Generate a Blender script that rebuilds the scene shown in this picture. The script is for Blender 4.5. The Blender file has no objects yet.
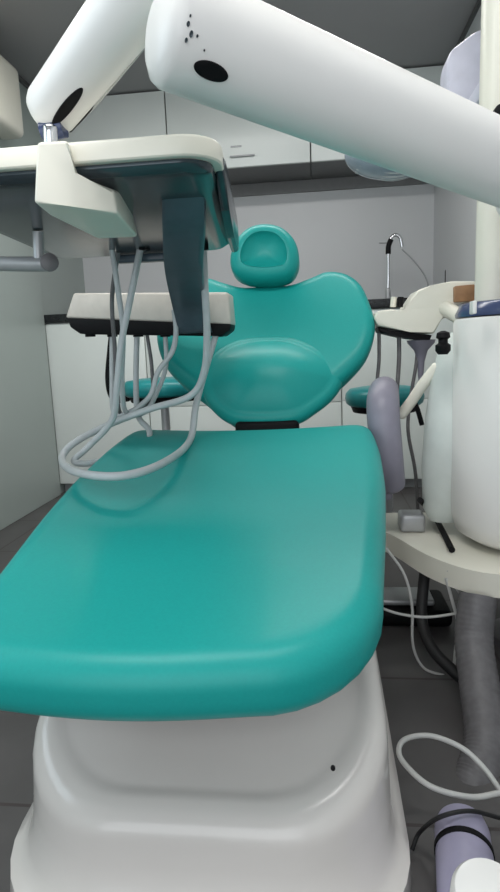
import bpy, bmesh, math, random
from math import sin, cos, pi, radians, sqrt, atan2
from mathutils import Vector, Matrix
random.seed(7)
C = bpy.context.scene.collection
sc = bpy.context.scene
# ------------------------------------------------------------------ camera, world, lights, exposure
CAM = Vector((0, 0, 0.72)); YAW, PITCH, ROLL, FPX = radians(6.547), radians(9.537), radians(-2.268), 589.0
fw = Vector((-sin(YAW)*cos(PITCH), cos(YAW)*cos(PITCH), -sin(PITCH)))
r0 = Vector((cos(YAW), sin(YAW), 0)); u0 = r0.cross(fw)
RT = r0*cos(ROLL)+u0*sin(ROLL); UP = -r0*sin(ROLL)+u0*cos(ROLL)
cd = bpy.data.cameras.new('camera'); cam = bpy.data.objects.new('camera', cd); C.objects.link(cam)
m3 = Matrix((RT, UP, -fw)).transposed()
cam.matrix_world = Matrix.Translation(CAM) @ m3.to_4x4()
cd.sensor_fit = 'VERTICAL'; cd.sensor_height = 36.0; cd.lens = 36.0*FPX/892.0
cd.clip_start = 0.02; cd.clip_end = 60
sc.camera = cam

w = bpy.data.worlds.new('world'); sc.world = w; w.use_nodes = True
w.node_tree.nodes['Background'].inputs[0].default_value = (0.86, 0.93, 1.0, 1)
w.node_tree.nodes['Background'].inputs[1].default_value = 0.85

def area(name, loc, rot, sx, sy, power, col=(1, 1, 1)):
    l = bpy.data.lights.new(name, 'AREA'); l.shape = 'RECTANGLE'; l.size = sx; l.size_y = sy
    l.energy = power; l.color = col
    o = bpy.data.objects.new(name, l); C.objects.link(o); o.location = loc; o.rotation_euler = rot
    return o
area('ceiling_lamp_light', (-0.30, 0.45, 1.955), (0, 0, 0), 1.2, 0.5, 8, (1.0, 0.99, 0.97))
area('ceiling_lamp_light', (-0.30, 2.02, 1.955), (0, 0, 0), 1.5, 0.16, 10.5, (1.0, 0.99, 0.97))  # second lamp, added out of frame to light the back cabinets
area('front_fill_light', (-0.35, -1.15, 1.15), (radians(90), 0, 0), 1.7, 1.5, 12, (0.97, 0.98, 1.0))  # added frontal fill behind the camera; no doorway is modelled there
area('window_daylight', (-1.30, 0.35, 1.25), (0, radians(-90), 0), 0.8, 0.9, 5, (0.72, 0.88, 1.0))

sc.view_settings.view_transform = 'Standard'; sc.view_settings.look = 'None'
sc.view_settings.gamma = 1; sc.view_settings.use_curve_mapping = False
sc.view_settings.exposure = 0.0

def at(px, py, y=None, z=None, x=None):
    d = fw + RT*((px-250)/FPX) - UP*((py-446)/FPX)
    if y is not None: t = y/d.y
    elif z is not None: t = (z-CAM.z)/d.z
    else: t = x/d.x
    return CAM + d*t

# ------------------------------------------------------------------ materials
def mat(name, col, rough=0.5, metal=0.0, bump=0.0, scale=40, var=0.04, coat=0.0, spec=0.5, trans=0.0):
    m = bpy.data.materials.new(name); m.use_nodes = True; nt = m.node_tree; b = nt.nodes['Principled BSDF']
    tc = nt.nodes.new('ShaderNodeTexCoord'); nz = nt.nodes.new('ShaderNodeTexNoise')
    nz.inputs['Scale'].default_value = scale; nz.inputs['Detail'].default_value = 4
    nt.links.new(tc.outputs['Object'], nz.inputs['Vector'])
    rp = nt.nodes.new('ShaderNodeValToRGB')
    rp.color_ramp.elements[0].position = 0.3; rp.color_ramp.elements[1].position = 0.7
    rp.color_ramp.elements[0].color = (*[c*(1-var) for c in col], 1)
    rp.color_ramp.elements[1].color = (*[min(1, c*(1+var)) for c in col], 1)
    nt.links.new(nz.outputs['Fac'], rp.inputs['Fac']); nt.links.new(rp.outputs['Color'], b.inputs['Base Color'])
    b.inputs['Roughness'].default_value = rough; b.inputs['Metallic'].default_value = metal
    b.inputs['Specular IOR Level'].default_value = spec
    b.inputs['Coat Weight'].default_value = coat; b.inputs['Coat Roughness'].default_value = 0.15
    b.inputs['Transmission Weight'].default_value = trans
    if bump:
        bp = nt.nodes.new('ShaderNodeBump'); bp.inputs['Strength'].default_value = bump; bp.inputs['Distance'].default_value = 0.002
        nt.links.new(nz.outputs['Fac'], bp.inputs['Height']); nt.links.new(bp.outputs['Normal'], b.inputs['Normal'])
    return m

def tile_mat(name, col, grout, sx, sy, rough=0.35, msize=0.006):
    m = mat(name, col, rough, var=0.12, scale=7)
    nt = m.node_tree; b = nt.nodes['Principled BSDF']
    geo = nt.nodes.new('ShaderNodeNewGeometry')
    br = nt.nodes.new('ShaderNodeTexBrick'); br.offset = 0.0; br.squash = 1.0
    br.inputs['Scale'].default_value = 1.0; br.inputs['Mortar Size'].default_value = msize
    br.inputs['Brick Width'].default_value = sx; br.inputs['Row Height'].default_value = sy
    br.inputs['Mortar Smooth'].default_value = 0.3
    nt.links.new(geo.outputs['Position'], br.inputs['Vector'])
    rp = [n for n in nt.nodes if n.type == 'VALTORGB'][0]
    mx = nt.nodes.new('ShaderNodeMix'); mx.data_type = 'RGBA'
    nt.links.new(br.outputs['Fac'], mx.inputs[0]); nt.links.new(rp.outputs['Color'], mx.inputs[6])
    mx.inputs[7].default_value = (*grout, 1)
    nt.links.new(mx.outputs[2], b.inputs['Base Color'])
    return m

M = dict(
    teal=mat('teal_vinyl', (0.008, 0.325, 0.30), 0.42, bump=0.03, scale=260, var=0.03, coat=0.04, spec=0.32),
    teal_stool=mat('stool_vinyl', (0.01, 0.26, 0.27), 0.35, var=0.05),
    white=mat('white_gloss_plastic', (0.82, 0.81, 0.785), 0.35, var=0.015, scale=6, coat=0.15),
    base=mat('base_plastic', (0.71, 0.675, 0.64), 0.16, var=0.02, scale=5, coat=0.3),
    cream=mat('cream_plastic', (0.80, 0.78, 0.68), 0.35, var=0.03, scale=8),
    beige=mat('beige_plastic', (0.62, 0.58, 0.52), 0.4, var=0.05),
    lilac=mat('lilac_grey_plastic', (0.60, 0.60, 0.70), 0.35, var=0.05, scale=30),
    armgrey=mat('grey_violet_plastic', (0.235, 0.225, 0.28), 0.4, var=0.04),
    steel=mat('dark_steel', (0.055, 0.072, 0.085), 0.2, metal=0.35, var=0.1, scale=10),
    bluegrey=mat('blue_grey_plastic', (0.07, 0.095, 0.12), 0.35, var=0.08),
    black=mat('black_plastic', (0.004, 0.004, 0.005), 0.6, spec=0.2),
    canister=mat('canister_lilac', (0.36, 0.34, 0.47), 0.35),
    rubber=mat('black_rubber', (0.012, 0.012, 0.013), 0.6),
    chrome=mat('chrome', (0.75, 0.75, 0.77), 0.12, metal=1.0, var=0.02),
    rodgrey=mat('grey_metal', (0.42, 0.43, 0.44), 0.3, metal=0.3),
    hose=mat('grey_silicone', (0.50, 0.53, 0.54), 0.35, var=0.05),
    hosedark=mat('grey_corrugated', (0.14, 0.135, 0.14), 0.45, var=0.15, scale=60),
    hoselight=mat('pale_silicone', (0.55, 0.55, 0.53), 0.4),
    navy=mat('navy_enamel', (0.055, 0.075, 0.16), 0.2, var=0.06),
    wood=mat('wood_brown', (0.36, 0.19, 0.09), 0.5, var=0.25, scale=25),
    door=mat('cabinet_laminate', (0.80, 0.84, 0.81), 0.25, var=0.02, scale=3),
    doorlow=mat('cabinet_laminate_low', (0.80, 0.85, 0.82), 0.25, var=0.02, scale=3),
    granite=mat('black_granite', (0.018, 0.02, 0.022), 0.2, var=0.5, scale=120),
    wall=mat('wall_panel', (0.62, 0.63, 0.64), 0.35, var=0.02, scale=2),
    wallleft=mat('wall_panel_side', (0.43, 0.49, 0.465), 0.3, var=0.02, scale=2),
    ceil=mat('ceiling_panel', (0.33, 0.325, 0.33), 0.5, var=0.03, scale=3),
    trim=mat('dark_trim', (0.10, 0.10, 0.10), 0.5),
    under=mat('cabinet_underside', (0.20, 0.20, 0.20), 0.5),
    skirt=mat('plinth_dark', (0.05, 0.05, 0.055), 0.5),
    floor=tile_mat('floor_tiles', (0.095, 0.09, 0.09), (0.055, 0.043, 0.043), 0.4, 0.4, 0.4, 0.004),
    ltpanel=mat('lamp_diffuser', (0.9, 0.9, 0.9), 0.5),
    lampglass=mat('lamp_shell', (0.34, 0.40, 0.47), 0.2, var=0.2, scale=12, coat=0.4),
    clear=mat('frosted_plastic', (0.62, 0.67, 0.64), 0.4, var=0.08, scale=12),
)
b = M['ltpanel'].node_tree.nodes['Principled BSDF']; b.inputs['Emission Color'].default_value = (1, 0.98, 0.95, 1); b.inputs['Emission Strength'].default_value = 4

# ------------------------------------------------------------------ helpers
def obj(name, bm, m, parent=None, smooth=True):
    bmesh.ops.recalc_face_normals(bm, faces=bm.faces)
    me = bpy.data.meshes.new(name); bm.to_mesh(me); bm.free()
    me.materials.append(M[m])
    o = bpy.data.objects.new(name, me); C.objects.link(o)
    if smooth:
        for p in me.polygons: p.use_smooth = True
        try: me.set_sharp_from_angle(angle=radians(42))
        except Exception: pass
    if parent is not None:
        o.parent = parent; o.matrix_parent_inverse = Matrix.Identity(4)
        me.transform(world_of(parent).inverted())
    return o
def world_of(o):
    mt = Matrix.Translation(o.location) @ o.rotation_euler.to_matrix().to_4x4()
    return (world_of(o.parent) @ mt) if o.parent else mt
def thing(name, label, cat, loc=(0, 0, 0), group=None):
    o = bpy.data.objects.new(name, None); C.objects.link(o); o.location = loc; o.empty_display_size = 0.05
    o['label'] = label; o['category'] = cat
    if group: o['group'] = group
    return o
def tag(o, label, cat, group=None):
    o['label'] = label; o['category'] = cat
    if group: o['group'] = group
    return o
def struct(name, bm, m):
    o = obj(name, bm, m, smooth=False); o['kind'] = 'structure'; return o
def box(bm, x0, x1, y0, y1, z0, z1, bev=0.0, seg=3, mtx=None):
    t = bmesh.new(); bmesh.ops.create_cube(t, size=1)
    for v in t.verts:
        v.co = Vector(((x0+x1)/2+v.co.x*(x1-x0), (y0+y1)/2+v.co.y*(y1-y0), (z0+z1)/2+v.co.z*(z1-z0)))
    if bev: bmesh.ops.bevel(t, geom=t.edges[:], offset=bev, segments=seg, profile=0.5, affect='EDGES')
    if mtx is not None: bmesh.ops.transform(t, matrix=mtx, verts=t.verts)
    join(bm, t); return bm
def join(bm, t):
    me = bpy.data.meshes.new('tmp'); t.to_mesh(me); t.free(); bm.from_mesh(me); bpy.data.meshes.remove(me)
def loft(bm, rings, cap0=True, cap1=True):
    vs = [[bm.verts.new(p) for p in r] for r in rings]
    n = len(rings[0])
    for a, b_ in zip(vs, vs[1:]):
        for i in range(n):
            j = (i+1) % n
            bm.faces.new((a[i], a[j], b_[j], b_[i]))
    if cap0: bm.faces.new(vs[0][::-1])
    if cap1: bm.faces.new(vs[-1])
    return bm
def spline(pts, n=10):
    P = [Vector(p) for p in pts]
    if len(P) == 2: return [P[0].lerp(P[1], i/n) for i in range(n+1)]
    P = [P[0]*2-P[1]] + P + [P[-1]*2-P[-2]]; out = []
    for i in range(1, len(P)-2):
        for k in range(n):
            t = k/n; a, b_, c, d = P[i-1:i+3]
            out.append(0.5*((2*b_)+(c-a)*t+(2*a-5*b_+4*c-d)*t*t+(-a+3*b_-3*c+d)*t**3))
    out.append(P[-2]); return out
def frames(path):
    T = []
    for i in range(len(path)):
        a = path[max(0, i-1)]; b_ = path[min(len(path)-1, i+1)]; T.append((b_-a).normalized())
    nrm = T[0].orthogonal().normalized(); F = []
    for t in T:
        nrm = (nrm - t*nrm.dot(t)).normalized(); F.append((t, nrm, t.cross(nrm)))
    return F
def tube(bm, pts, r, seg=12, n=10, rfun=None, flat=1.0, up=None, roundend=False):
    path = spline(pts, n) if n else [Vector(p) for p in pts]
    F = frames(path); rings = []; L = len(path)
    for i, (p, (t, a, b_)) in enumerate(zip(path, F)):
        if up is not None:
            b_ = Vector(up); b_ = (b_-t*b_.dot(t)).normalized(); a = b_.cross(t)
        rr = rfun(i/(L-1)) if rfun else r
        rings.append([p + a*(cos(k*2*pi/seg)*rr) + b_*(sin(k*2*pi/seg)*rr*flat) for k in range(seg)])
    if roundend:
        def dome(ring, c, t, rr):
            return [[c+(q-c)*cos(s)+t*(sin(s)*rr) for q in ring] for s in (0.4, 0.8, 1.15, 1.4)]
        r_a = (rings[0][0]-path[0]).length*roundend; r_b = (rings[-1][0]-path[-1]).length*roundend
        rings = dome(rings[0], path[0], -F[0][0], r_a)[::-1] + rings + dome(rings[-1], path[-1], F[-1][0], r_b)
    return loft(bm, rings)
def lathe(bm, prof, c, seg=40, axis=None):
    Mx = Matrix.Translation(Vector(c))
    if axis is not None: Mx = Mx @ Vector((0, 0, 1)).rotation_difference(Vector(axis)).to_matrix().to_4x4()
    rings = [[Mx @ Vector((max(r, 1e-4)*cos(k*2*pi/seg), max(r, 1e-4)*sin(k*2*pi/seg), z)) for k in range(seg)] for r, z in prof]
    return loft(bm, rings)
def extrude_prof(bm, pts, off, bev=0.0, seg=3):
    """prism of a 3-D outline swept along vector off, bevelled"""
    t = bmesh.new(); off = Vector(off)
    a = [t.verts.new(Vector(p)) for p in pts]; b_ = [t.verts.new(Vector(p)+off) for p in pts]
    t.faces.new(a[::-1]); t.faces.new(b_)
    for i in range(len(a)):
        j = (i+1) % len(a); t.faces.new((a[i], a[j], b_[j], b_[i]))
    if bev: bmesh.ops.bevel(t, geom=t.edges[:], offset=bev, segments=seg, profile=0.5, affect='EDGES')
    join(bm, t); return bm
def closed(pts, n=8):
    P = [Vector((*p, 0)) for p in pts]; N = len(P); out = []
    for i in range(N):
        a, b_, c, d = P[i-1], P[i], P[(i+1) % N], P[(i+2) % N]
        for k in range(n):
            t = k/n; q = 0.5*((2*b_)+(c-a)*t+(2*a-5*b_+4*c-d)*t*t+(-a+3*b_-3*c+d)*t**3); out.append((q.x, q.y))
    return out
def pad(outline, cen, thick, r, top, mp, inner=14, edge=7):
    """upholstered pad: outline (u,v) list, rounded edge radius r, top(u,v,s) offset, mp(u,v,w)->xyz"""
    N = len(outline); cu, cv = cen; nor = []
    for i in range(N):
        a = outline[i-1]; c = outline[(i+1) % N]; dx, dy = c[0]-a[0], c[1]-a[1]; l = sqrt(dx*dx+dy*dy) or 1
        nx, ny = dy/l, -dx/l
        if (outline[i][0]-cu)*nx+(outline[i][1]-cv)*ny < 0: nx, ny = -nx, -ny
        nor.append((nx, ny))
    rings = []
    def ring(inset, s, wfun):
        out = []
        for (u, v), (nx, ny) in zip(outline, nor):
            uu, vv = u-nx*inset, v-ny*inset
            uu, vv = cu+(uu-cu)*s, cv+(vv-cv)*s
            out.append(Vector(mp(uu, vv, wfun(uu, vv))))
        return out
    for k in range(1, inner+1):
        s = k/inner
        rings.append(ring(r, s, lambda u, v, s=s: top(u, v, s)))
    for k in range(1, edge+1):
        a = k/edge*pi/2
        rings.append(ring(r*(1-sin(a)), 1, lambda u, v, a=a: top(u, v, 1)-r*(1-cos(a))))
    rb = min(r, thick-r)
    rings.append(ring(0, 1, lambda u, v: top(u, v, 1)-(thick-rb)))
    for k in range(1, edge+1):
        a = k/edge*pi/2
        rings.append(ring(rb*(1-cos(a)), 1, lambda u, v, a=a: top(u, v, 1)-(thick-rb)-rb*sin(a)))
    bm = bmesh.new(); loft(bm, rings, cap0=True, cap1=True); return bm

# ------------------------------------------------------------------ room
XL, XR, YB, YF, ZC, YN = -1.34, 0.66, 3.46, 2.87, 1.997, -1.3
t = 0.06
struct('floor', box(bmesh.new(), XL-t, XR+t, YN, YB+t, -0.05, 0), 'floor')
struct('ceiling', box(bmesh.new(), XL-t, XR+t, YN, YB+t, ZC, ZC+0.05), 'ceil')
struct('wall_back', box(bmesh.new(), XL-t, XR+t, YB, YB+t, 0, ZC), 'wall')
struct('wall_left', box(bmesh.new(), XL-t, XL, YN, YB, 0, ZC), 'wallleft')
struct('wall_right', box(bmesh.new(), XR, XR+t, YN, YB, 0, ZC), 'wall')
struct('trim_1', box(bmesh.new(), XL, XL+0.014, YN, YB-0.36, ZC-0.02, ZC), 'trim')
struct('trim_2', box(bmesh.new(), XR-0.012, XR, YN, 3.1, ZC-0.02, ZC), 'trim')
for i, y in enumerate((0.0, 1.1)): struct('trim_%d' % (3+i), box(bmesh.new(), XL, XR, y, y+0.012, ZC-0.004, ZC), 'trim')

bm = box(bmesh.new(), XL, XL+.02, -.15, .85, .80, .85); box(bm, XL, XL+.02, -.15, .85, 1.65, 1.70); box(bm, XL, XL+.02, -.15, -.10, .85, 1.65); box(bm, XL, XL+.02, .80, .85, .85, 1.65)
struct('window_1', bm, 'white')
# ceiling lamp over the chair (outside the frame) with its diffuser; narrow rear one added to brighten the cabinets
for (cy, hw_, hd, lb) in ((.45, .62, .27, 'white ceiling lamp above the foot end of the dental chair'), (2.02, .77, .10, 'narrow unseen ceiling lamp added above the headrest to light the cabinets')):
    cl = thing('ceiling_lamp', lb, 'ceiling lamp', (-0.30, cy, 1.997), 'ceiling lamps')
    obj('housing', box(bmesh.new(), -.30-hw_, -.30+hw_, cy-hd, cy+hd, 1.972, 1.997, 0.004), 'white', cl)
    obj('diffuser', box(bmesh.new(), -.28-hw_, -.32+hw_, cy-hd+.02, cy+hd-.02, 1.962, 1.972, 0.003), 'ltpanel', cl)

# upper cabinets along the back wall
ucx = [XL+0.004, -0.715, 0.0, 0.655]
ucl = ['white wall cabinet at the left end, above the beige instrument holder',
       'white wall cabinet with a slim bar handle, middle of the row over the headrest',
       'white wall cabinet at the right end, behind the operating lamp']
for i in range(3):
    x0, x1 = ucx[i]+0.002, ucx[i+1]-0.002
    c = thing('wall_cabinet', ucl[i], 'cabinet', ((x0+x1)/2, 3.3, 1.61), 'white wall cabinets under the ceiling')
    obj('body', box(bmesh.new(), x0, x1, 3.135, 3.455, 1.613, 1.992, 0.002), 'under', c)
    d = obj('door', box(bmesh.new(), x0+0.001, x1-0.001, 3.112, 3.134, 1.608, 1.99, 0.0025), 'door', c)
    if i == 1:
        hb = box(bmesh.new(), -0.40, -0.275, 3.098, 3.105, 1.652, 1.66, 0.003)
        box(hb, -0.393, -0.387, 3.105, 3.113, 1.653, 1.659); box(hb, -0.288, -0.282, 3.105, 3.113, 1.653, 1.659)
        obj('handle', hb, 'rodgrey', d)
        hb = box(bmesh.new(), -0.395, -0.34, 3.108, 3.113, 1.70, 1.708, 0.002); obj('badge', hb, 'rodgrey', d)
# dark valance under the cabinets on the back wall
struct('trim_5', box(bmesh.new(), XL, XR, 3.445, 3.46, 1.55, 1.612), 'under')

# base cabinets and counter
bcx = [XL+0.004, -0.83, -0.35, 0.125, 0.655]
bcl = ['pale base cabinet at the left end, beside the side wall', 'pale base cabinet behind the left stool',
       'pale base cabinet hidden mostly behind the chair backrest', 'pale base cabinet with drawer behind the right stool']
for i in range(4):
    x0, x1 = bcx[i]+0.001, bcx[i+1]-0.001
    c = thing('base_cabinet', bcl[i], 'cabinet', ((x0+x1)/2, 3.1, 0), 'base cabinets under the black counter')
    obj('carcass', box(bmesh.new(), x0, x1, 2.892, 3.455, 0.05, 0.875, 0.001), 'doorlow', c)
    obj('plinth', box(bmesh.new(), x0, x1, 2.93, 3.4, 0.0, 0.05), 'rodgrey', c)
    if i == 0: obj('door', box(bmesh.new(), x0+.0015, x1-.0015, 2.872, 2.891, 0.055, 0.870, 0.002), 'doorlow', c)
    else:
        zs = 0.445 if i == 3 else 0.44
        obj('drawer', box(bmesh.new(), x0+.0015, x1-.0015, 2.872, 2.891, zs+0.003, 0.870, 0.002), 'doorlow', c)
        obj('door', box(bmesh.new(), x0+.0015, x1-.0015, 2.872, 2.891, 0.055, zs, 0.002), 'doorlow', c)
ct = obj('worktop', box(bmesh.new(), XL+0.003, XR-0.003, 2.862, 3.455, 0.8755, 0.917, 0.003), 'granite')
tag(ct, 'black stone worktop running along the back wall', 'worktop')
# splash tray of sink seen just above counter
# faucet
fa = thing('faucet', 'tall chrome gooseneck faucet on the black worktop', 'faucet', tuple(at(388, 297, y=3.2)))
fz = 0.917; fx = 0.385; fy = 3.2
def F(px, py): return at(px, py, y=fy)
bm = bmesh.new(); lathe(bm, [(0.022, 0), (0.022, 0.015), (0.014, 0.02), (0.014, 0.06), (0.011, 0.075)], (F(388, 300).x, fy, 0.917), 24)
obj('base', bm, 'rodgrey', fa)
sp = [(F(388, 296).x, fy, 0.98), F(388.3, 270), F(388.3, 250), F(390, 240), F(395, 235), F(400, 238), F(402, 247)]
obj('spout', tube(bmesh.new(), sp, 0.0085, 12), 'chrome', fa)
obj('nozzle', tube(bmesh.new(), [F(388.2, 254), F(388.6, 246), F(391, 239.5)], 0.0135, 12), 'black', fa)
obj('lever', tube(bmesh.new(), [F(379, 243), F(388, 243)], 0.004, 8), 'rodgrey', fa)
# spray hose between faucet and bottle
hs = obj('spray_hose', tube(bmesh.new(), [F(402, 249), F(415, 262), F(426, 278), F(428, 292), F(424, 298) + Vector((0, 0, 0))], 0.004, 8), 'rodgrey', fa)
# items on the worktop
def bottle(px, h, r, name, m, cap, label, y=3.15):
    p = at(px, 295, y=y); th = thing(name, label, 'bottle', (p.x, y, 0.917))
    lathe_bm = lathe(bmesh.new(), [(r*0.9, 0), (r, 0.006), (r, h*0.62), (r*0.45, h*0.74), (r*0.45, h*0.8)], (p.x, y, 0.9175), 24)
    obj('body', lathe_bm, m, th)
    obj('cap', lathe(bmesh.new(), [(r*0.5, h*0.8), (r*0.5, h*0.97), (r*0.3, h)], (p.x, y, 0.9175), 20), cap, th)
bottle(448, 0.225, 0.017, 'soap_bottle', 'rubber', 'black', 'slim black bottle on the worktop right of the faucet')
bottle(461, 0.245, 0.015, 'spray_bottle', 'white', 'white', 'slim white bottle on the worktop, furthest right')

# tall side cupboard + cream wall cabinet on the left wall
wc = thing('wall_box', 'cream rounded wall cabinet on the left wall near the ceiling', 'cabinet', (XL, 2.7, 1.73))
obj('body', box(bmesh.new(), XL+0.002, XL+0.12, 2.0, 2.62, 1.64, 1.925, 0.03, 5), 'cream', wc)
struct('trim_6', box(bmesh.new(), XL, XL+0.012, 2.0, 2.858, 0.0, 1.69, 0.003), 'wallleft')
# dark soap gap at the floor corner
struct('baseboard_left', box(bmesh.new(), XL, XL+0.016, YN, 1.99, 0.0, 0.05, 0.003), 'wallleft')

# ------------------------------------------------------------------ dental chair
XC = -0.165
ch = thing('dental_chair', 'teal upholstered dental chair on a pale grey pedestal', 'dental chair', (XC, 1.0, 0))
def rrect(cx, hw, y0, y1, r, n=8, pw=0.0):
    out = []
    for (sx, sy, a0) in ((1, 0, -90), (1, 1, 0), (-1, 1, 90), (-1, 0, 180)):
        X = cx+sx*(hw-r); Y = (y1-r) if sy else (y0+r)
        for k in range(n+1):
            a = radians(a0+90*k/n); out.append((X+r*cos(a), Y+r*sin(a)))
    return out
bxc = -0.162
def bring(hw, y0, y1, r, z, slope=0.0):
    return [Vector((x, y, z+slope*max(0, y-y0))) for x, y in rrect(bxc, hw, y0, y1, r)]
B = []
def slp(ring, k, y0):
    return [Vector((p.x, p.y, p.z+min(.19, k*max(0, p.y-y0)))) for p in ring]
B.append(bring(.275, .562, 1.62, .15, 0.0)); B.append(bring(.277, .560, 1.62, .15, 0.02)); B.append(slp(bring(.275, .563, 1.62, .15, 0.040), .10, .60))
for a in (30, 60, 90): B.append(slp(bring(.275-.018*sin(radians(a)), .563+.025*sin(radians(a)), 1.61, .145, .040+.018*(1-cos(radians(a)))), .12, .60))
B.append(slp(bring(.255, .597, 1.60, .15, .07), .15, .60)); B.append(slp(bring(.253, .603, 1.60, .148, .10), .3, .61)); B.append(slp(bring(.251, .608, 1.60, .145, .128), .45, .62))
for a in (15, 35, 55, 75, 90):
    s_, c_ = sin(radians(a)), 1-cos(radians(a)); B.append(slp(bring(.251-.017*c_, .608+.022*c_, 1.60-.03*c_, .145-.01*c_, .128+.026*s_), .5, .62))
B.append(slp(bring(.228, .638, 1.55, .130, .1545), .5, .62)); B.append(slp(bring(.221, .645, 1.54, .130, .1535), .5, .62)); B.append(slp(bring(.215, .651, 1.53, .130, .150), .5, .62))
B.append(slp(bring(.208, .660, 1.53, .130, .148), .5, .62)); B.append(slp(bring(.19, .70, 1.52, .10, .148), .5, .62)); B.append(slp(bring(.15, .80, 1.45, .08, .148), .5, .62)); B.append(slp(bring(.11, .95, 1.35, .06, .148), .5, .62))
obj('pedestal', loft(bmesh.new(), B), 'base', ch)
bm = box(bmesh.new(), bxc-.12, bxc+.12, 1.0, 1.4, .22, .415, .02, 3); obj('lift_column', bm, 'base', ch)
# screw mark on the pedestal
p = at(333, 768, y=.628)
obj('screw', lathe(bmesh.new(), [(0.0001, -0.002), (0.0028, -0.002), (0.0028, 0.002), (0.001, 0.0025)], p, 12, axis=(0, -1, .3)), 'black', ch)

# leg/seat cushion
def zt(y):
    K = [(0.50, .372), (0.56, .382), (0.60, .390), (0.66, .402), (0.75, .426), (0.90, .464), (1.05, .494), (1.2, .520), (1.3, .535), (1.38, .540), (1.45, .53)]
    if y <= K[0][0]: return K[0][1]
    for (a, za), (b_, zb) in zip(K, K[1:]):
        if y <= b_:
            s = (y-a)/(b_-a); return za+(zb-za)*s
    return K[-1][1]
def zts(y): return sum(zt(y+d) for d in (-.06, -.03, 0, .03, .06))/5
def hwid(y):
    K = [(0.5, .262), (.62, .268), (.75, .272), (.9, .284), (1.05, .293), (1.2, .294), (1.4, .286)]
    for (a, za), (b_, zb) in zip(K, K[1:]):
        if y <= b_: return za+(zb-za)*(y-a)/(b_-a)
    return K[-1][1]
def xcf(y): return -.160-.038*max(0, min(1, (1.35-y)/.75))**1.3
y0c, y1c = .580, 1.40
ys = [y0c+(y1c-y0c)*k/28 for k in range(29)]
rc0, rc1 = .15, .06
def corner(y):
    if y < y0c+rc0: d = (y0c+rc0-y)/rc0; return rc0*(1-sqrt(max(0, 1-d*d)))
    if y > y1c-rc1: d = (y-(y1c-rc1))/rc1; return rc1*(1-sqrt(max(0, 1-d*d)))
    return 0
def yrow():
    out = []
    for k in range(9): out.append(y0c+rc0*(1-cos(pi/2*k/8)))
    n = 22
    for k in range(1, n): out.append(y0c+rc0+(y1c-rc1-y0c-rc0)*k/n)
    for k in range(9): out.append(y1c-rc1+rc1*sin(pi/2*k/8))
    return out
yy = yrow()
right = [(xcf(y)+hwid(y)-corner(y), y) for y in yy]; left = [(xcf(y)-hwid(y)+corner(y), y) for y in yy][::-1]
left = [(x-.5*corner(y), y) if y < 1 else (x, y) for x, y in left]
xr, xl = right[-1][0], left[0][0]
backrow = [(xr+(xl-xr)*k/12, y1c) for k in range(1, 12)]
xr0, xl0 = right[0][0], left[-1][0]
frontrow = [(xl0+(xr0-xl0)*k/12, y0c-.012*sin(pi*k/12)) for k in range(1, 12)]
outl = right+backrow+left+frontrow
def ctop(u, v, s):
    rel = (u-xcf(v))/hwid(min(max(v, .5), 1.4))
    dish = -.010*(1-min(1, rel*rel))
    return zts(v)+dish*min(1, max(0, (v-.56)/.2))
obj('seat_cushion', pad(outl, (XC, .97), .082, .034, ctop, lambda u, v, w_: (u, v, w_), inner=26, edge=8), 'teal', ch)
bm = pad([(XC+(u-XC)*.84, .97+(v-.97)*.86) for u, v in outl], (XC, .97), .03, .012, lambda u, v, s: zts(v)-.078, lambda u, v, w_: (u, v, w_), inner=10, edge=4)
obj('seat_shell', bm, 'bluegrey', ch)

# backrest : plane from bottom (y 1.50) to top (y 1.74), u across, v up in metres
b0 = at(266, 423, y=1.50); b1 = at(275, 275, y=1.76)
axv = Vector((0, b1.y-b0.y, b1.z-b0.z)); BL = axv.length; axv.normalize(); axu = Vector((1, 0, 0)); axn = axu.cross(axv); axn = -axn if axn.y > 0 else axn
b0 = Vector((-.135, b0.y, b0.z))
def onback(px, py):
    """pixel to (u,v) on the backrest plane"""
    d = fw + RT*((px-250)/FPX) - UP*((py-446)/FPX)
    t_ = (b0-CAM).dot(axn)/d.dot(axn); q = CAM+d*t_-b0; return (q.dot(axu), q.dot(axv))
rp = [(288, 421), (306, 410), (325, 396), (350, 378), (367, 360), (374, 336), (369, 312), (360, 290), (345, 276), (326, 271), (308, 276), (290, 281), (268, 282)]
R_ = [onback(*q) for q in rp]
um = 0.0
half = [(u-um, v) for u, v in R_]
full = half[:-1]+[(0, half[-1][1])]+[(-u, v) for u, v in half[:-1]][::-1]+[(0, half[0][1]-.004)]
outb = closed(full, 8)
def btop(u, v, s):
    wing = .055*(abs(u)/.29)**2.2
    return wing + .012*sin(pi*min(1, max(0, v/BL)))
def bmap(u, v, w_): return b0+axu*u+axv*v+axn*w_
obj('backrest', pad(outb, (0, BL*.52), .085, .036, btop, bmap, inner=22, edge=8), 'teal', ch)
obj('back_shell', pad([(u*.86, BL*.52+(v-BL*.52)*.86) for u, v in outb], (0, BL*.52), .04, .018, lambda u, v, s: btop(u, v, s)-.075, bmap, inner=10, edge=4), 'base', ch)
# lumbar pad
lu, lv = onback(272, 380)
outp = closed([onback(*q) for q in [(272, 338), (298, 341), (322, 352), (337, 366), (342, 384), (332, 400), (316, 413), (297, 424), (268, 427), (234, 425), (214, 412), (203, 394), (203, 376), (213, 356), (238, 342)]], 6)
def ptop(u, v, s): return .026+.045*(1-s**2.0)
obj('lumbar_pad', pad(outp, (lu, lv), .045, .026, ptop, bmap, inner=18, edge=8), 'teal', ch)
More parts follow.
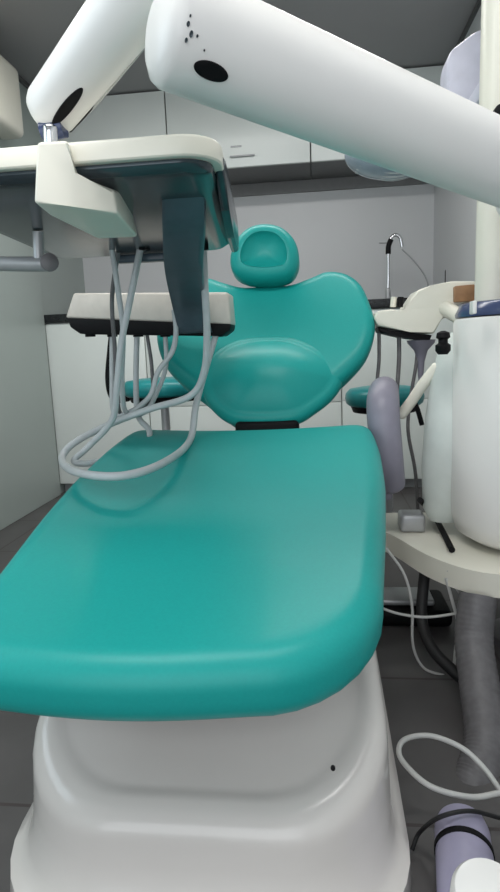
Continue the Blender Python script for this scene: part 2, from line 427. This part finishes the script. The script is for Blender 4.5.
# hinge under the backrest
h0 = at(232, 424, y=1.43); h1 = at(298, 424, y=1.43)
obj('hinge', box(bmesh.new(), h0.x, h1.x, 1.475, 1.55, .40, at(265, 421, y=1.48).z, .012), 'black', ch)
bm = box(bmesh.new(), bxc-.06, bxc+.06, 1.30, 1.50, .33, .42, .015); obj('back_link', bm, 'black', ch)
# headrest
hc = at(266, 257, y=1.74)
hax = Vector((0, .28, 1)).normalized(); hn = Vector((1, 0, 0)).cross(hax); hn = -hn if hn.y > 0 else hn
def onhead(px, py):
    d = fw + RT*((px-250)/FPX) - UP*((py-446)/FPX)
    t_ = (hc-CAM).dot(hn)/d.dot(hn); q = CAM+d*t_-hc; return (q.x, q.dot(hax))
hp = [(266, 227.5), (282, 231), (294, 242), (299, 256), (298, 270), (289, 281), (266, 285), (244, 282), (233, 273), (231.5, 258), (238, 242), (250, 231)]
outh = closed([onhead(*q) for q in hp], 8)
ca = onhead(265, 254)
def htop(u, v, s):
    return .045-.032*max(0, 1-s*s)**.75
obj('headrest', pad(outh, ca, .095, .032, htop, lambda u, v, w_: hc+Vector((1, 0, 0))*u+hax*v+hn*w_, inner=22, edge=8), 'teal', ch)
st = tube(bmesh.new(), [hc-hn*.05+Vector((0, 0, -.02)), hc-hn*.09+Vector((0, 0, -.09)), bmap(0.0, BL*.72, -.07)], .02, 12, flat=.5)
obj('headrest_stem', st, 'rodgrey', ch)
# armrest (right)
ap = [(386, 382), (392, 388), (396, 415), (399, 450), (401, 497)]
path = [(381, 493), (379, 455), (378, 420), (382, 394), (388, 389)]
A = [at(386, 392, y=1.52), at(384, 391, y=1.45), at(383, 402, y=1.40), at(384, 425, y=1.375), at(388, 460, y=1.37), at(392, 484, y=1.39)]
obj('armrest', tube(bmesh.new(), A, .034, 20, 10, up=(1, 0, 0), flat=1.0, rfun=lambda s: .031+.007*sin(pi*s), roundend=.6), 'armgrey', ch)
aj = box(bmesh.new(), .09, .18, 1.40, 1.47, .34, .385, .012); obj('armrest_mount', aj, 'armgrey', ch)

# ------------------------------------------------------------------ dental unit at the right (pole, body, plate)
un = thing('dental_unit', 'white cylindrical dental unit with navy collar and tall pole, right of chair', 'dental unit', (.47, 1.35, 0))
ux, uy, ur = .475, 1.36, .165
lx = at(452, 440, y=1.36)
ux = lx.x+ur+.002
prof = [(.02, .262), (ur-.045, .264), (ur-.012, .285), (ur-.002, .32), (ur, .37), (ur, .755)]
obj('body', lathe(bmesh.new(), prof+[(ur-.004, .762), (.02, .764)], (ux, uy, 0), 72), 'white', un)
obj('collar', lathe(bmesh.new(), [(.02, .7645), (ur-.004, .765), (ur-.003, .772), (ur-.012, .790), (ur-.02, .795), (.02, .796)], (ux, uy, 0), 72), 'navy', un)
q = at(473, 313, y=uy-ur+.02)
obj('collar_stripe', box(bmesh.new(), q.x-.004, q.x+.004, uy-ur*.96, uy-ur*.8, .766, .791, .002), 'white', un)
# side shell, frosted sleeve at the body's left
s0 = at(440, 440, y=1.42)
rings = []
for k, (zz, hw_, cx_) in enumerate([(.29, .035, .0), (.32, .05, 0), (.42, .058, .004), (.52, .056, .008), (.62, .05, .014), (.70, .04, .022), (.735, .02, .03)]):
    rings.append([Vector((s0.x+.012+cx_+hw_*cos(a), 1.42+hw_*.9*sin(a), zz)) for a in [2*pi*j/28 for j in range(28)]])
obj('side_sleeve', loft(bmesh.new(), rings), 'clear', un)
# plate linking unit to chair
P0 = [at(384, 517, z=.27), at(400, 524, z=.27), at(425, 545, z=.27), at(452, 562, z=.27), at(475, 571, z=.27), at(510, 577, z=.27)]
for p in P0: pass
pl = [(-.02, 1.52), (.10, 1.47), (.17, 1.42), (.235, 1.27), (.30, 1.185), (.37, 1.155), (.50, 1.15), (.62, 1.16), (.65, 1.3), (.65, 1.56), (.4, 1.60), (.0, 1.62)]
pl = [(x, y) for x, y in pl]
obj('link_plate', extrude_prof(bmesh.new(), [(x, y, .205) for x, y in [(min(.645, a_), min(1.6, b2)) for a_, b2 in closed(pl, 5)]], (0, 0, .05), .006, 3), 'cream', un)
q = at(412, 505, y=1.44)
obj('valve_box', box(bmesh.new(), q.x-.03, q.x+.03, 1.42, 1.48, .256, .30, .008), 'rodgrey', un)
obj('supply_hose', tube(bmesh.new(), [at(420, 500, y=1.40), at(432, 512, z=.275), at(442, 530, z=.268), at(452, 550, z=.262)], .007, 10, 8), 'black', un)
obj('leg_post', lathe(bmesh.new(), [(.085, 0), (.085, .02), (.05, .035), (.05, .206)], (ux+.02, uy+.02, 0), 32), 'hosedark', un)
# pole
pp = at(491, 200, y=1.40)
PX = pp.x+.006
bm = tube(bmesh.new(), [(PX, 1.40, .80), (PX, 1.40, 1.30), (PX, 1.40, 1.62)], .035, 28, 6)
obj('pole', bm, 'cream', un)
q = at(498, 112, y=1.36)
obj('pole_knob', lathe(bmesh.new(), [(.012, 0), (.012, .02), (.006, .024)], (PX-.005, 1.37, q.z), 16, axis=(0, -1, 0)), 'black', un)
# housing behind pole
hb = [at(446, 150, y=1.62), at(447, 62, y=1.62), at(451, 49, y=1.62), at(476, 30, y=1.62), at(500, 22, y=1.62), at(502, 150, y=1.62)]
obj('arm_housing', extrude_prof(bmesh.new(), hb, (0, .09, 0), .012, 4), 'lilac', un)
obj('housing_bracket', box(bmesh.new(), PX-.02, PX+.02, 1.42, 1.64, 1.24, 1.28, .005), 'lilac', un)
# drain hose below the unit, corrugated
hpth = [at(478, 596, y=1.18), at(474, 640, y=1.14), at(480, 690, y=1.06), at(486, 740, y=.98), at(478, 775, y=.93), at(462, 806, y=.90), at(452, 830, y=.93)]
hp2 = spline(hpth, 26); L = len(hp2)
bm = tube(bmesh.new(), hp2, .03, 18, 0, rfun=lambda s: .037+.0005*sin(s*2*pi*46))
obj('drain_hose', bm, 'hosedark', un)

# ------------------------------------------------------------------ assistant bowl / holder at right
ah = thing('assistant_holder', 'cream holder tray with wooden block, beside the white dental unit', 'instrument holder', tuple(at(430, 335, y=1.62)))
ay = 1.60
prof = [(374, 318), (378, 311), (392, 309), (405, 312), (410, 302), (418, 290), (432, 285), (452, 281), (476, 281), (478, 300), (452, 304), (444, 315), (434, 334), (410, 332), (378, 326)]
obj('tray_shell', extrude_prof(bmesh.new(), [at(a, b_, y=ay) for a, b_ in prof], (0, .13, 0), .005, 3), 'cream', ah)
obj('tray_lip', extrude_prof(bmesh.new(), [at(a, b_, y=ay+.01) for a, b_ in [(378, 327), (390, 330), (410, 333), (432, 335), (430, 340), (412, 339), (396, 336), (380, 332)]], (0, .11, 0), .002, 2), 'black', ah)
obj('wood_block', extrude_prof(bmesh.new(), [at(a, b_, y=ay-.02) for a, b_ in [(455, 286), (475, 284), (475, 301), (455, 302)]], (0, .10, 0), .003, 2), 'wood', ah)
for px, col in ((400, 'rodgrey'), (393, 'cream')):
    a = at(px, 307, y=1.66); c_ = at(px+1, 297, y=1.66)
    obj('socket', tube(bmesh.new(), [a, c_], .008, 12, 3), 'black' if px == 400 else 'cream', ah)
obj('support_arm', tube(bmesh.new(), [(ux-.05, 1.50, .72), at(448, 310, y=1.60), at(440, 312, y=1.64)], .02, 14, 6), 'cream', ah)
# hoses & instruments that hang from it
for i, (pts, r, m_, nm, lb) in enumerate([
    ([(379, 333), (379, 360), (377, 385), (376, 430), (380, 470)], .005, 'hosedark', 'suction_tube', 'thin grey tube hanging leftmost under the cream holder tray'),
    ([(399, 336), (399, 360), (397, 392), (395, 440), (398, 480)], .006, 'hosedark', 'suction_tube', 'grey tube hanging second from left under the cream holder tray'),
    ([(418, 338), (416, 365), (411, 395), (408, 430), (415, 470), (418, 510)], .005, 'hosedark', 'suction_tube', 'grey tube hanging behind the cream suction handle')]):
    o = obj(nm, tube(bmesh.new(), [at(a, b_, y=1.64+.01*i) for a, b_ in pts], r, 10, 8), m_)
    tag(o, lb, 'tube', 'tubes hanging under the cream holder tray')
o = obj('suction_handpiece', lathe(bmesh.new(), [(.004, -.12), (.007, -.09), (.010, -.05), (.018, -.02), (.036, 0.0), (.038, .008), (.01, .01)], at(421, 343, y=1.66), 24), 'armgrey')
tag(o, 'grey violet funnel handpiece hanging under the cream holder tray', 'handpiece')
o = obj('suction_wand', tube(bmesh.new(), [at(401, 415, y=1.46), at(411, 402, y=1.45), at(424, 383, y=1.43), at(437, 367, y=1.42)], .013, 14, 8, roundend=.6), 'cream')
tag(o, 'cream tubular suction handle slanting beside the grey armrest', 'suction handle')
o = obj('valve_knobs', bmesh.new() if False else lathe(bmesh.new(), [(.01, -.02), (.016, -.012), (.016, .0), (.010, .004), (.010, .012), (.015, .016), (.013, .026), (.004, .03)], at(443, 345, y=1.32), 20), 'black', un)
o.name = 'valve_knob'
o = obj('foot_lever', tube(bmesh.new(), [at(411, 396, y=1.5), at(417, 408, y=1.5), at(422, 425, y=1.5)], .006, 8, 6), 'black', un)
o.name = 'hose_bracket'

# ------------------------------------------------------------------ operating light
ol_ = thing('operating_light', 'blue grey oval operating light behind the big white arm', 'operating light', tuple(at(395, 158, y=1.9)))
lc = at(395, 152, y=1.9)
bm = bmesh.new(); bmesh.ops.create_uvsphere(bm, u_segments=40, v_segments=20, radius=1)
for v in bm.verts:
    x, y, z = v.co
    v.co = lc+Vector((x*.148, y*.10, (z*.075 if z < 0 else z*.045) - .0))
obj('head', bm, 'lampglass', ol_)
bm = bmesh.new()
for k in range(-4, 5):
    f_ = k*.022; L2 = .13*sqrt(max(0, 1-(f_/.1)**2))
    if L2 > .03: tube(bm, [lc+Vector((-L2*.9, f_*.9, -.075*sqrt(max(0, 1-(f_/.1)**2-.81*(L2/.148)**2)))), lc+Vector((0, f_*.9, -.0755*sqrt(max(0, 1-(f_*.9/.1)**2)))), lc+Vector((L2*.9, f_*.9, -.075*sqrt(max(0, 1-(f_/.1)**2-.81*(L2/.148)**2))))], .0025, 6, 6)
obj('reflector_ribs', bm, 'hose', ol_)
obj('arm', tube(bmesh.new(), [lc+Vector((.04, -.03, .03)), at(430, 140, y=1.80), at(470, 140, y=1.72)], .018, 14, 8), 'white', ol_)

# ------------------------------------------------------------------ delivery arms
da = thing('swing_arm', 'thick white rounded swing arm crossing the top of the view', 'swing arm', tuple(at(560, 190, y=.92)))
a0 = at(172, 30, y=.60); a1 = at(560, 189, y=.90)
def arm1(s):
    return .0505-.004*s
d = (a1-a0).normalized()
npt = 24
path = [a0.lerp(a1, k/npt) for k in range(npt+1)]
bm = tube(bmesh.new(), path, .05, 48, 0, rfun=arm1, up=(0, 0, 1), roundend=.42)
obj('arm_tube', bm, 'white', da)
q = at(210, 72, y=.60)
def oval_on(arm_a, arm_b, px, py, lu_, wv_, rr, m_, name, parent):
    """dark oval recess plate lying on the arm surface where pixel ray meets the arm's near side"""
    dr = (fw + RT*((px-250)/FPX) - UP*((py-446)/FPX)).normalized()
    ax = (arm_b-arm_a).normalized(); best = None
    for k in range(200, 2600):
        p_ = CAM+dr*(k*.0005); r_ = p_-arm_a; pr = r_-ax*r_.dot(ax)
        if pr.length <= rr: best = p_; nn = pr.normalized(); break
    if best is None: return
    e = ax.cross(nn)
    bm_ = bmesh.new(); rings_ = []
    for (k, h) in ((1.0, -.004), (1.0, .0012), (.9, .0018), (.5, .0012), (.1, .001)):
        rg = []
        for j in range(32):
            a = 2*pi*j/32; uu, vv = lu_*k*cos(a), wv_*k*sin(a)
            ang = vv/rr; base_ = best-nn*rr
            rg.append(base_+ax*uu+(nn*cos(ang)+e*sin(ang))*(rr+h))
        rings_.append(rg)
    obj(name, loft(bm_, rings_), m_, parent)
oval_on(a0, a1, 211, 71, .017, .008, .0500, 'black', 'cable_slot', da)
for (px, py, s_) in ((188, 24, .0022), (191, 34, .0028), (186, 40, .002), (197, 36, .0014), (190, 16, .0012), (204, 50, .001)):
    oval_on(a0, a1, px, py, s_*.6, s_, .0503, 'steel', 'scuff', da)
obj('rear_link', tube(bmesh.new(), [a1+Vector((-.02, .01, .0)), (a1.x+.02, 1.15, 1.0), (PX+.05, 1.34, 1.0), (PX+.02, 1.38, 1.0)], .035, 20, 8, roundend=.5), 'white', da)

ba = thing('balance_arm', 'white slanting balance arm holding the instrument tray, upper left', 'balance arm', tuple(at(50, 130, y=.82)))
c0 = at(52, 108, y=.80); c1 = at(192, -75, y=.66)
bm = tube(bmesh.new(), [c0.lerp(c1, k/16) for k in range(17)], .034, 36, 0, rfun=lambda s: .0335+.0045*min(1, s*1.4), up=(0, 0, 1), flat=1.0, roundend=.7)
obj('arm_tube', bm, 'white', ba)
oval_on(c0, c1, 67, 107, .036, .0065, .0345, 'black', 'slot', ba)
sd = Vector((.0, 0, 0))
obj('gas_rod', tube(bmesh.new(), [at(77, 122, y=.86), at(100, 98, y=.83), at(150, 38, y=.76)], .0035, 8, 6), 'rodgrey', ba)
obj('rod_sleeve', tube(bmesh.new(), [at(68, 128, y=.845), at(84, 111, y=.84), at(95, 97, y=.835)], .0065, 10, 6, roundend=.6), 'black', ba)
obj('pivot', tube(bmesh.new(), [at(43, 133, y=.79), at(64, 127, y=.79)], .013, 16, 3), 'navy', ba)
obj('pin', tube(bmesh.new(), [at(50, 128, y=.75), at(51, 147, y=.75)], .0085, 16, 3, roundend=.5), 'chrome', ba)

# ------------------------------------------------------------------ delivery unit (tray table)
du = thing('delivery_unit', 'instrument tray table with cream rim, dark underside and hanging holder', 'instrument tray', tuple(at(50, 160, y=.8)))
zb = .95
# rim: top frame box, cream. outline in plan
plan = [at(-60, 170, z=zb+.0), at(0, 168, z=zb), at(120, 160, z=zb), at(205, 158, z=zb)]
rimz0, rimz1 = .953, .977
def planring(off, z):
    base_ = rrect2
    return [Vector((x, y, z)) for x, y in offset(base_, off)]
def offset(pts, d_):
    n_ = len(pts); out = []
    for i in range(n_):
        a = Vector(pts[i-1]); c_ = Vector(pts[(i+1) % n_]); t_ = (c_-a)
        if t_.length == 0: out.append(pts[i]); continue
        t_.normalize(); out.append((pts[i][0]+t_.y*d_, pts[i][1]-t_.x*d_))
    return out
XA, XB, YA, YBk = -.56, -.108, .745, 1.27
rrect2 = []
cx_, hw_ = (XA+XB)/2, (XB-XA)/2
rrect2 = [(x-(.045*(y-YA)/(YBk-YA) if x > cx_ else 0), y) for x, y in rrect(cx_, hw_, YA, YBk, .055, 8)]
bm = bmesh.new()
loft(bm, [planring(-.012, .951), planring(-.002, .951), planring(0, .953), planring(0, .972), planring(-.003, .976), planring(-.02, .976), planring(-.02, .968)])
obj('rim', bm, 'cream', du)
# dark belly under the rim, tapering down towards the rear
bm = bmesh.new(); rg = []
for (o_, z, ) in ((-.012, .9505), (-.012, .938), (-.016, .925), (-.028, .917), (-.042, .915)):
    rg.append([Vector((x, y, .9505+(z-.9505)*(.30+.70*(y-YA)/(YBk-YA)))) for x, y in offset(rrect2, o_)])
loft(bm, rg); obj('belly', bm, 'steel', du)
bm = box(bmesh.new(), -.40, -.25, 1.215, 1.24, .90, .916, .004); obj('socket_rail', bm, 'bluegrey', du)
# side guard hanging at the right rear (rounded dark cheek)
def ckx(y): return -.120-.045*(y-YA)/(YBk-YA)
ck = [(ckx(y), y, z) for y, z in ((.80, .966), (.86, .974), (1.0, .978), (1.22, .978), (1.262, .965), (1.27, .94), (1.25, .915), (1.18, .902), (1.05, .906), (.92, .922), (.83, .944))]
obj('side_cheek', extrude_prof(bmesh.new(), ck, (.013, 0, 0), .005, 3), 'steel', du)
# cream bracket
bk = [at(34, 152, y=.775), at(66, 150, y=.775), at(74, 176, y=.775), at(74, 202, y=.775), at(36, 202, y=.775)]
f0 = [at(37, 142, y=.728), at(68, 140, y=.728), at(75, 176, y=.735), at(114, 190, y=.78), at(118, 214, y=.78), at(72, 206, y=.735), at(34, 203, y=.728)]
g0 = [at(46, 152, y=.80), at(72, 152, y=.80), at(84, 180, y=.84), at(128, 194, y=.94), at(138, 237, y=.96), at(98, 239, y=.92), at(48, 214, y=.82)]
bm = bmesh.new()
va = [bm.verts.new(p) for p in f0]; vb = [bm.verts.new(p) for p in g0]
bm.faces.new(va[::-1]); bm.faces.new(vb)
for i in range(len(va)):
    j = (i+1) % len(va); bm.faces.new((va[i], va[j], vb[j], vb[i]))
bmesh.ops.bevel(bm, geom=bm.edges[:], offset=.004, segments=3, profile=.5, affect='EDGES')
obj('bracket', bm, 'cream', du)
# handle rod left
zrod = at(30, 264, y=1.0)
obj('handle', tube(bmesh.new(), [at(-60, 262, y=1.0), at(20, 264, y=1.0), at(46, 264, y=1.0)], .0125, 14, 4, roundend=.5), 'rodgrey', du)
obj('handle_stem', tube(bmesh.new(), [at(38, 232, y=1.0), at(39, 262, y=1.0)], .009, 12, 3), 'rodgrey', du)
obj('handle_knob', lathe(bmesh.new(), [(.013, 0), (.015, .004), (.015, .010), (.01, .013)], at(49, 263, y=.99), 16, axis=(.6, -1, 0)), 'hosedark', du)
# dark strap from belly to holder
sp_ = [at(184, 199, y=.885), at(184, 232, y=.95), at(184, 270, y=1.10), at(189, 305, y=1.30), at(196, 333, y=1.385)]
pth = spline(sp_, 8); rings = []
for i, p in enumerate(pth):
    s = i/(len(pth)-1); hw2 = .031+.007*s; th = .011
    rings.append([p+Vector((hw2*c1_, 0, 0))+Vector((0, th*c2_, 0)) for c1_, c2_ in ((-1, -.6), (-.8, -1), (.8, -1), (1, -.6), (1, .6), (.8, 1), (-.8, 1), (-1, .6))])
obj('strap', loft(bmesh.new(), rings), 'bluegrey', du)
# holder block
hy = 1.40
top = [at(73, 293, y=hy), at(228, 292, y=hy), at(231, 325, y=hy), at(65, 318, y=hy)]
obj('holder_cover', extrude_prof(bmesh.new(), top, (0, .09, .0), .006, 3), 'beige', du)
bt = [at(67, 318, y=hy-.002), at(231, 324, y=hy-.002), at(230, 330, y=hy-.002), at(222, 336, y=hy-.002), at(80, 334, y=hy-.002), at(70, 327, y=hy-.002)]
obj('holder_base', extrude_prof(bmesh.new(), bt, (0, .08, 0), .003, 2), 'black', du)
for px in (90, 112, 138, 165, 218):
    a = at(px, 331, y=hy+.03); obj('holder_socket', tube(bmesh.new(), [a, a+Vector((0, 0, -.014))], .0125, 14, 3), 'black', du)
# hanging tube sockets under the rail
for px in (86, 112, 118, 141, 146, 205):
    a = at(px, 236, y=1.18); obj('hose_socket', tube(bmesh.new(), [a, a+Vector((0, 0, -.026))], .006, 12, 3), 'black', du)

# hoses : each a thing
RH = .0076
def hose(pts, r, label, m_='hose'):
    o = obj('instrument_hose', tube(bmesh.new(), pts, r, 12, 10), m_)
    tag(o, label, 'hose', 'hoses looping under the instrument tray'); return o
zs = .512
hose([at(203, 246, y=1.20), at(205, 290, y=1.22), at(207, 335, y=1.24), at(204, 372, y=1.26), at(190, 396, y=1.27), at(150, 409, y=1.27), at(108, 425, y=1.25), at(74, 443, y=1.20), at(62, 459, y=1.15), at(76, 472, z=zs), at(122, 476, z=zs), at(165, 462, z=zs+.006), at(190, 440, y=1.25), at(196, 405, y=1.33), at(206, 368, y=1.38), at(217, 331, y=1.42)], RH, 'grey hose in the widest loop, lying along the cushion and rising at the right')
hose([at(140, 250, y=1.19), at(130, 300, y=1.19), at(121, 345, y=1.19), at(117, 385, y=1.19), at(112, 420, y=1.20), at(88, 447, y=1.20), at(74, 461, y=1.18), at(92, 463, y=1.19), at(125, 453, y=1.24), at(146, 443, y=1.28), at(149, 430, y=1.32), at(138, 415, y=1.35), at(136, 380, y=1.40), at(137, 331, y=1.43)], RH*.9, 'grey hose of the inner loop, second behind the widest one')
hose([at(112, 250, y=1.18), at(118, 290, y=1.19), at(123, 330, y=1.21), at(122, 380, y=1.24), at(126, 412, y=1.28), at(145, 412, y=1.33), at(158, 390, y=1.38), at(166, 365, y=1.41), at(165, 331, y=1.43)], RH*.75, 'thin grey hose crossing to the third socket from the left')
hose([at(174, 310, y=1.36), at(176, 332, y=1.36), at(172, 352, y=1.35), at(158, 372, y=1.34), at(150, 396, y=1.33), at(130, 412, y=1.31), at(114, 412, y=1.33), at(112, 380, y=1.40), at(112, 331, y=1.43)], RH*.8, 'short grey hose curling behind the dark strap')
hose([at(118, 252, y=1.18), at(112, 300, y=1.22), at(115, 350, y=1.25), at(117, 395, y=1.28), at(124, 416, y=1.33), at(150, 400, y=1.38), at(152, 370, y=1.42), at(147, 334, y=1.43)], RH*.6, 'thinnest dark grey hose, leftmost under the beige holder', 'hosedark')

# teal tool lying on the tray
tp = at(195, 136, y=.80)
o = obj('tool_cover', box(bmesh.new(), at(183, 137, y=.80).x, at(205, 137, y=.80).x, .79, .83, .9775, .988, .004), 'teal_stool')
tag(o, 'small teal cover lying on the cream tray rim', 'cover')

# ------------------------------------------------------------------ stools
def stool(px0, px1, py, y, label, backpx=None):
    a, b_ = at(px0, py, y=y), at(px1, py, y=y); cx = (a.x+b_.x)/2; r = (b_.x-a.x)/2; z = a.z
    th = thing('dentist_stool', label, 'stool', (cx, y, 0), 'teal stools behind the chair')
    obj('seat', lathe(bmesh.new(), [(.01, .032), (r*.6, .032), (r*.88, .026), (r*.98, .012), (r, -.004), (r*.97, -.022), (r*.9, -.03), (.02, -.03)], (cx, y, z), 48), 'teal_stool', th)
    obj('seat_plate', lathe(bmesh.new(), [(.02, -.0305), (r*.86, -.031), (r*.8, -.052), (.02, -.056)], (cx, y, z), 40), 'black', th)
    obj('column', lathe(bmesh.new(), [(.03, .07), (.03, .3), (.016, .302), (.016, z-.054)], (cx, y, 0), 20), 'rodgrey', th)
    for k in range(5):
        an = 2*pi*k/5+.3; e = Vector((cos(an), sin(an), 0)); c_ = Vector((cx, y, 0))
        lg = obj('leg', tube(bmesh.new(), [c_+Vector((0, 0, .085)), c_+e*.12+Vector((0, 0, .078)), c_+e*.23+Vector((0, 0, .062))], .014, 10, 4, roundend=.6), 'black', th)
        obj('caster', lathe(bmesh.new(), [(.012, -.012), (.025, -.012), (.025, .012), (.012, .012)], c_+e*.23+Vector((0, 0, .0255)), 20, axis=(-sin(an), cos(an), 0)), 'rubber', lg)
    return th, cx, r, z
th, cx, r, z = stool(124, 204, 388, 2.15, 'teal stool with black curved back bracket, left behind the chair')
obj('back_bracket', tube(bmesh.new(), [at(128, 398, y=2.16), at(114, 398, y=2.16), at(109, 380, y=2.16), at(111, 350, y=2.16), at(114, 322, y=2.16)], .014, 12, 8, flat=1.0, roundend=.6), 'black', th)
stool(345, 424, 397, 2.05, 'teal round stool at the right, behind the grey armrest')

# ------------------------------------------------------------------ floor clutter at right
o = obj('power_cable', tube(bmesh.new(), [at(429, 545, y=1.36), at(424, 580, y=1.32), at(422, 620, y=1.28), at(432, 648, y=1.22), at(450, 668, y=1.18), at(468, 684, y=1.16)], .0125, 14, 8), 'rubber')
tag(o, 'thick black cable curving down under the cream link plate', 'cable')
lp = spline([at(500, 793, y=.80), at(470, 797, y=.78), at(430, 786, y=.79), at(404, 763, y=.83), at(399, 748, y=.86), at(408, 738, y=.88), at(432, 736, y=.88), at(462, 748, y=.86), at(484, 768, y=.84), at(500, 790, y=.82)], 8)
o = obj('loop_tube', tube(bmesh.new(), lp, .0042, 12, 0), 'hoselight')
tag(o, 'pale grey tube in an open loop beside the pedestal', 'tube')
for pts, r_, lb in (([(386, 548), (404, 574), (412, 605), (413, 645), (424, 668), (446, 676)], .003, 'thin pale tube hanging next to the teal cushion'),
                    ([(446, 578), (452, 600), (458, 625), (455, 655), (452, 690)], .0035, 'thin pale tube hanging right of the black cable'),
                    ([(448, 570), (458, 590), (470, 604)], .0035, 'short pale tube slanting just below the link plate'),
                    ([(376, 606), (400, 614), (430, 617), (470, 610), (490, 600)], .003, 'thin pale tube crossing the black cable sideways')):
    o = obj('water_tube', tube(bmesh.new(), [at(a, c_, y=1.22) for a, c_ in pts], r_, 8, 8), 'hoselight'); tag(o, lb, 'tube', 'thin pale tubes under the link plate')
# foot pedal / stool base behind: black foot control lying on the floor
fc = thing('foot_control', 'black foot control lying on the floor behind the cables', 'foot control', tuple(at(400, 605, z=0)))
q = at(395, 612, z=0.03)
obj('body', box(bmesh.new(), q.x-.10, q.x+.14, q.y-.03, q.y+.12, 0.001, .045, .015, 4), 'black', fc)
obj('pedal', box(bmesh.new(), q.x-.07, q.x+.10, q.y, q.y+.09, .046, .062, .006, 3), 'rodgrey', fc)
# lilac canister with strap, nearest floor right
cn = thing('suction_canister', 'lilac grey canister with a black strap, bottom right corner', 'canister', tuple(at(465, 860, y=.78)))
ca0 = at(461, 822, z=.04); cx0 = at(474, 960, z=.04)
ax = (ca0-cx0).normalized()
L_ = (ca0-cx0).length
obj('body', lathe(bmesh.new(), [(.034, 0), (.037, .008), (.037, L_*.9), (.033, L_*.98), (.02, L_)], cx0, 40, axis=ax), 'canister', cn)
obj('strap', lathe(bmesh.new(), [(.0372, L_*.70), (.0385, L_*.705), (.0385, L_*.745), (.0372, L_*.75)], cx0, 40, axis=ax), 'black', cn)
wp = at(489, 897, z=.115)
o = obj('round_cap', lathe(bmesh.new(), [(.005, -.04), (.036, -.038), (.040, -.03), (.040, 0.0), (.036, .008), (.02, .012), (.003, .0125)], wp, 40, axis=(0, -.3, 1)), 'white')
tag(o, 'round white cap at the bottom right corner', 'cap')
o = obj('black_lead', tube(bmesh.new(), [at(412, 850, z=.01), at(420, 832, z=.03), at(440, 817, z=.08), at(470, 811, z=.085), at(500, 818, z=.05)], .003, 8, 8), 'rubber')
tag(o, 'thin black lead arching over the lilac canister', 'lead')
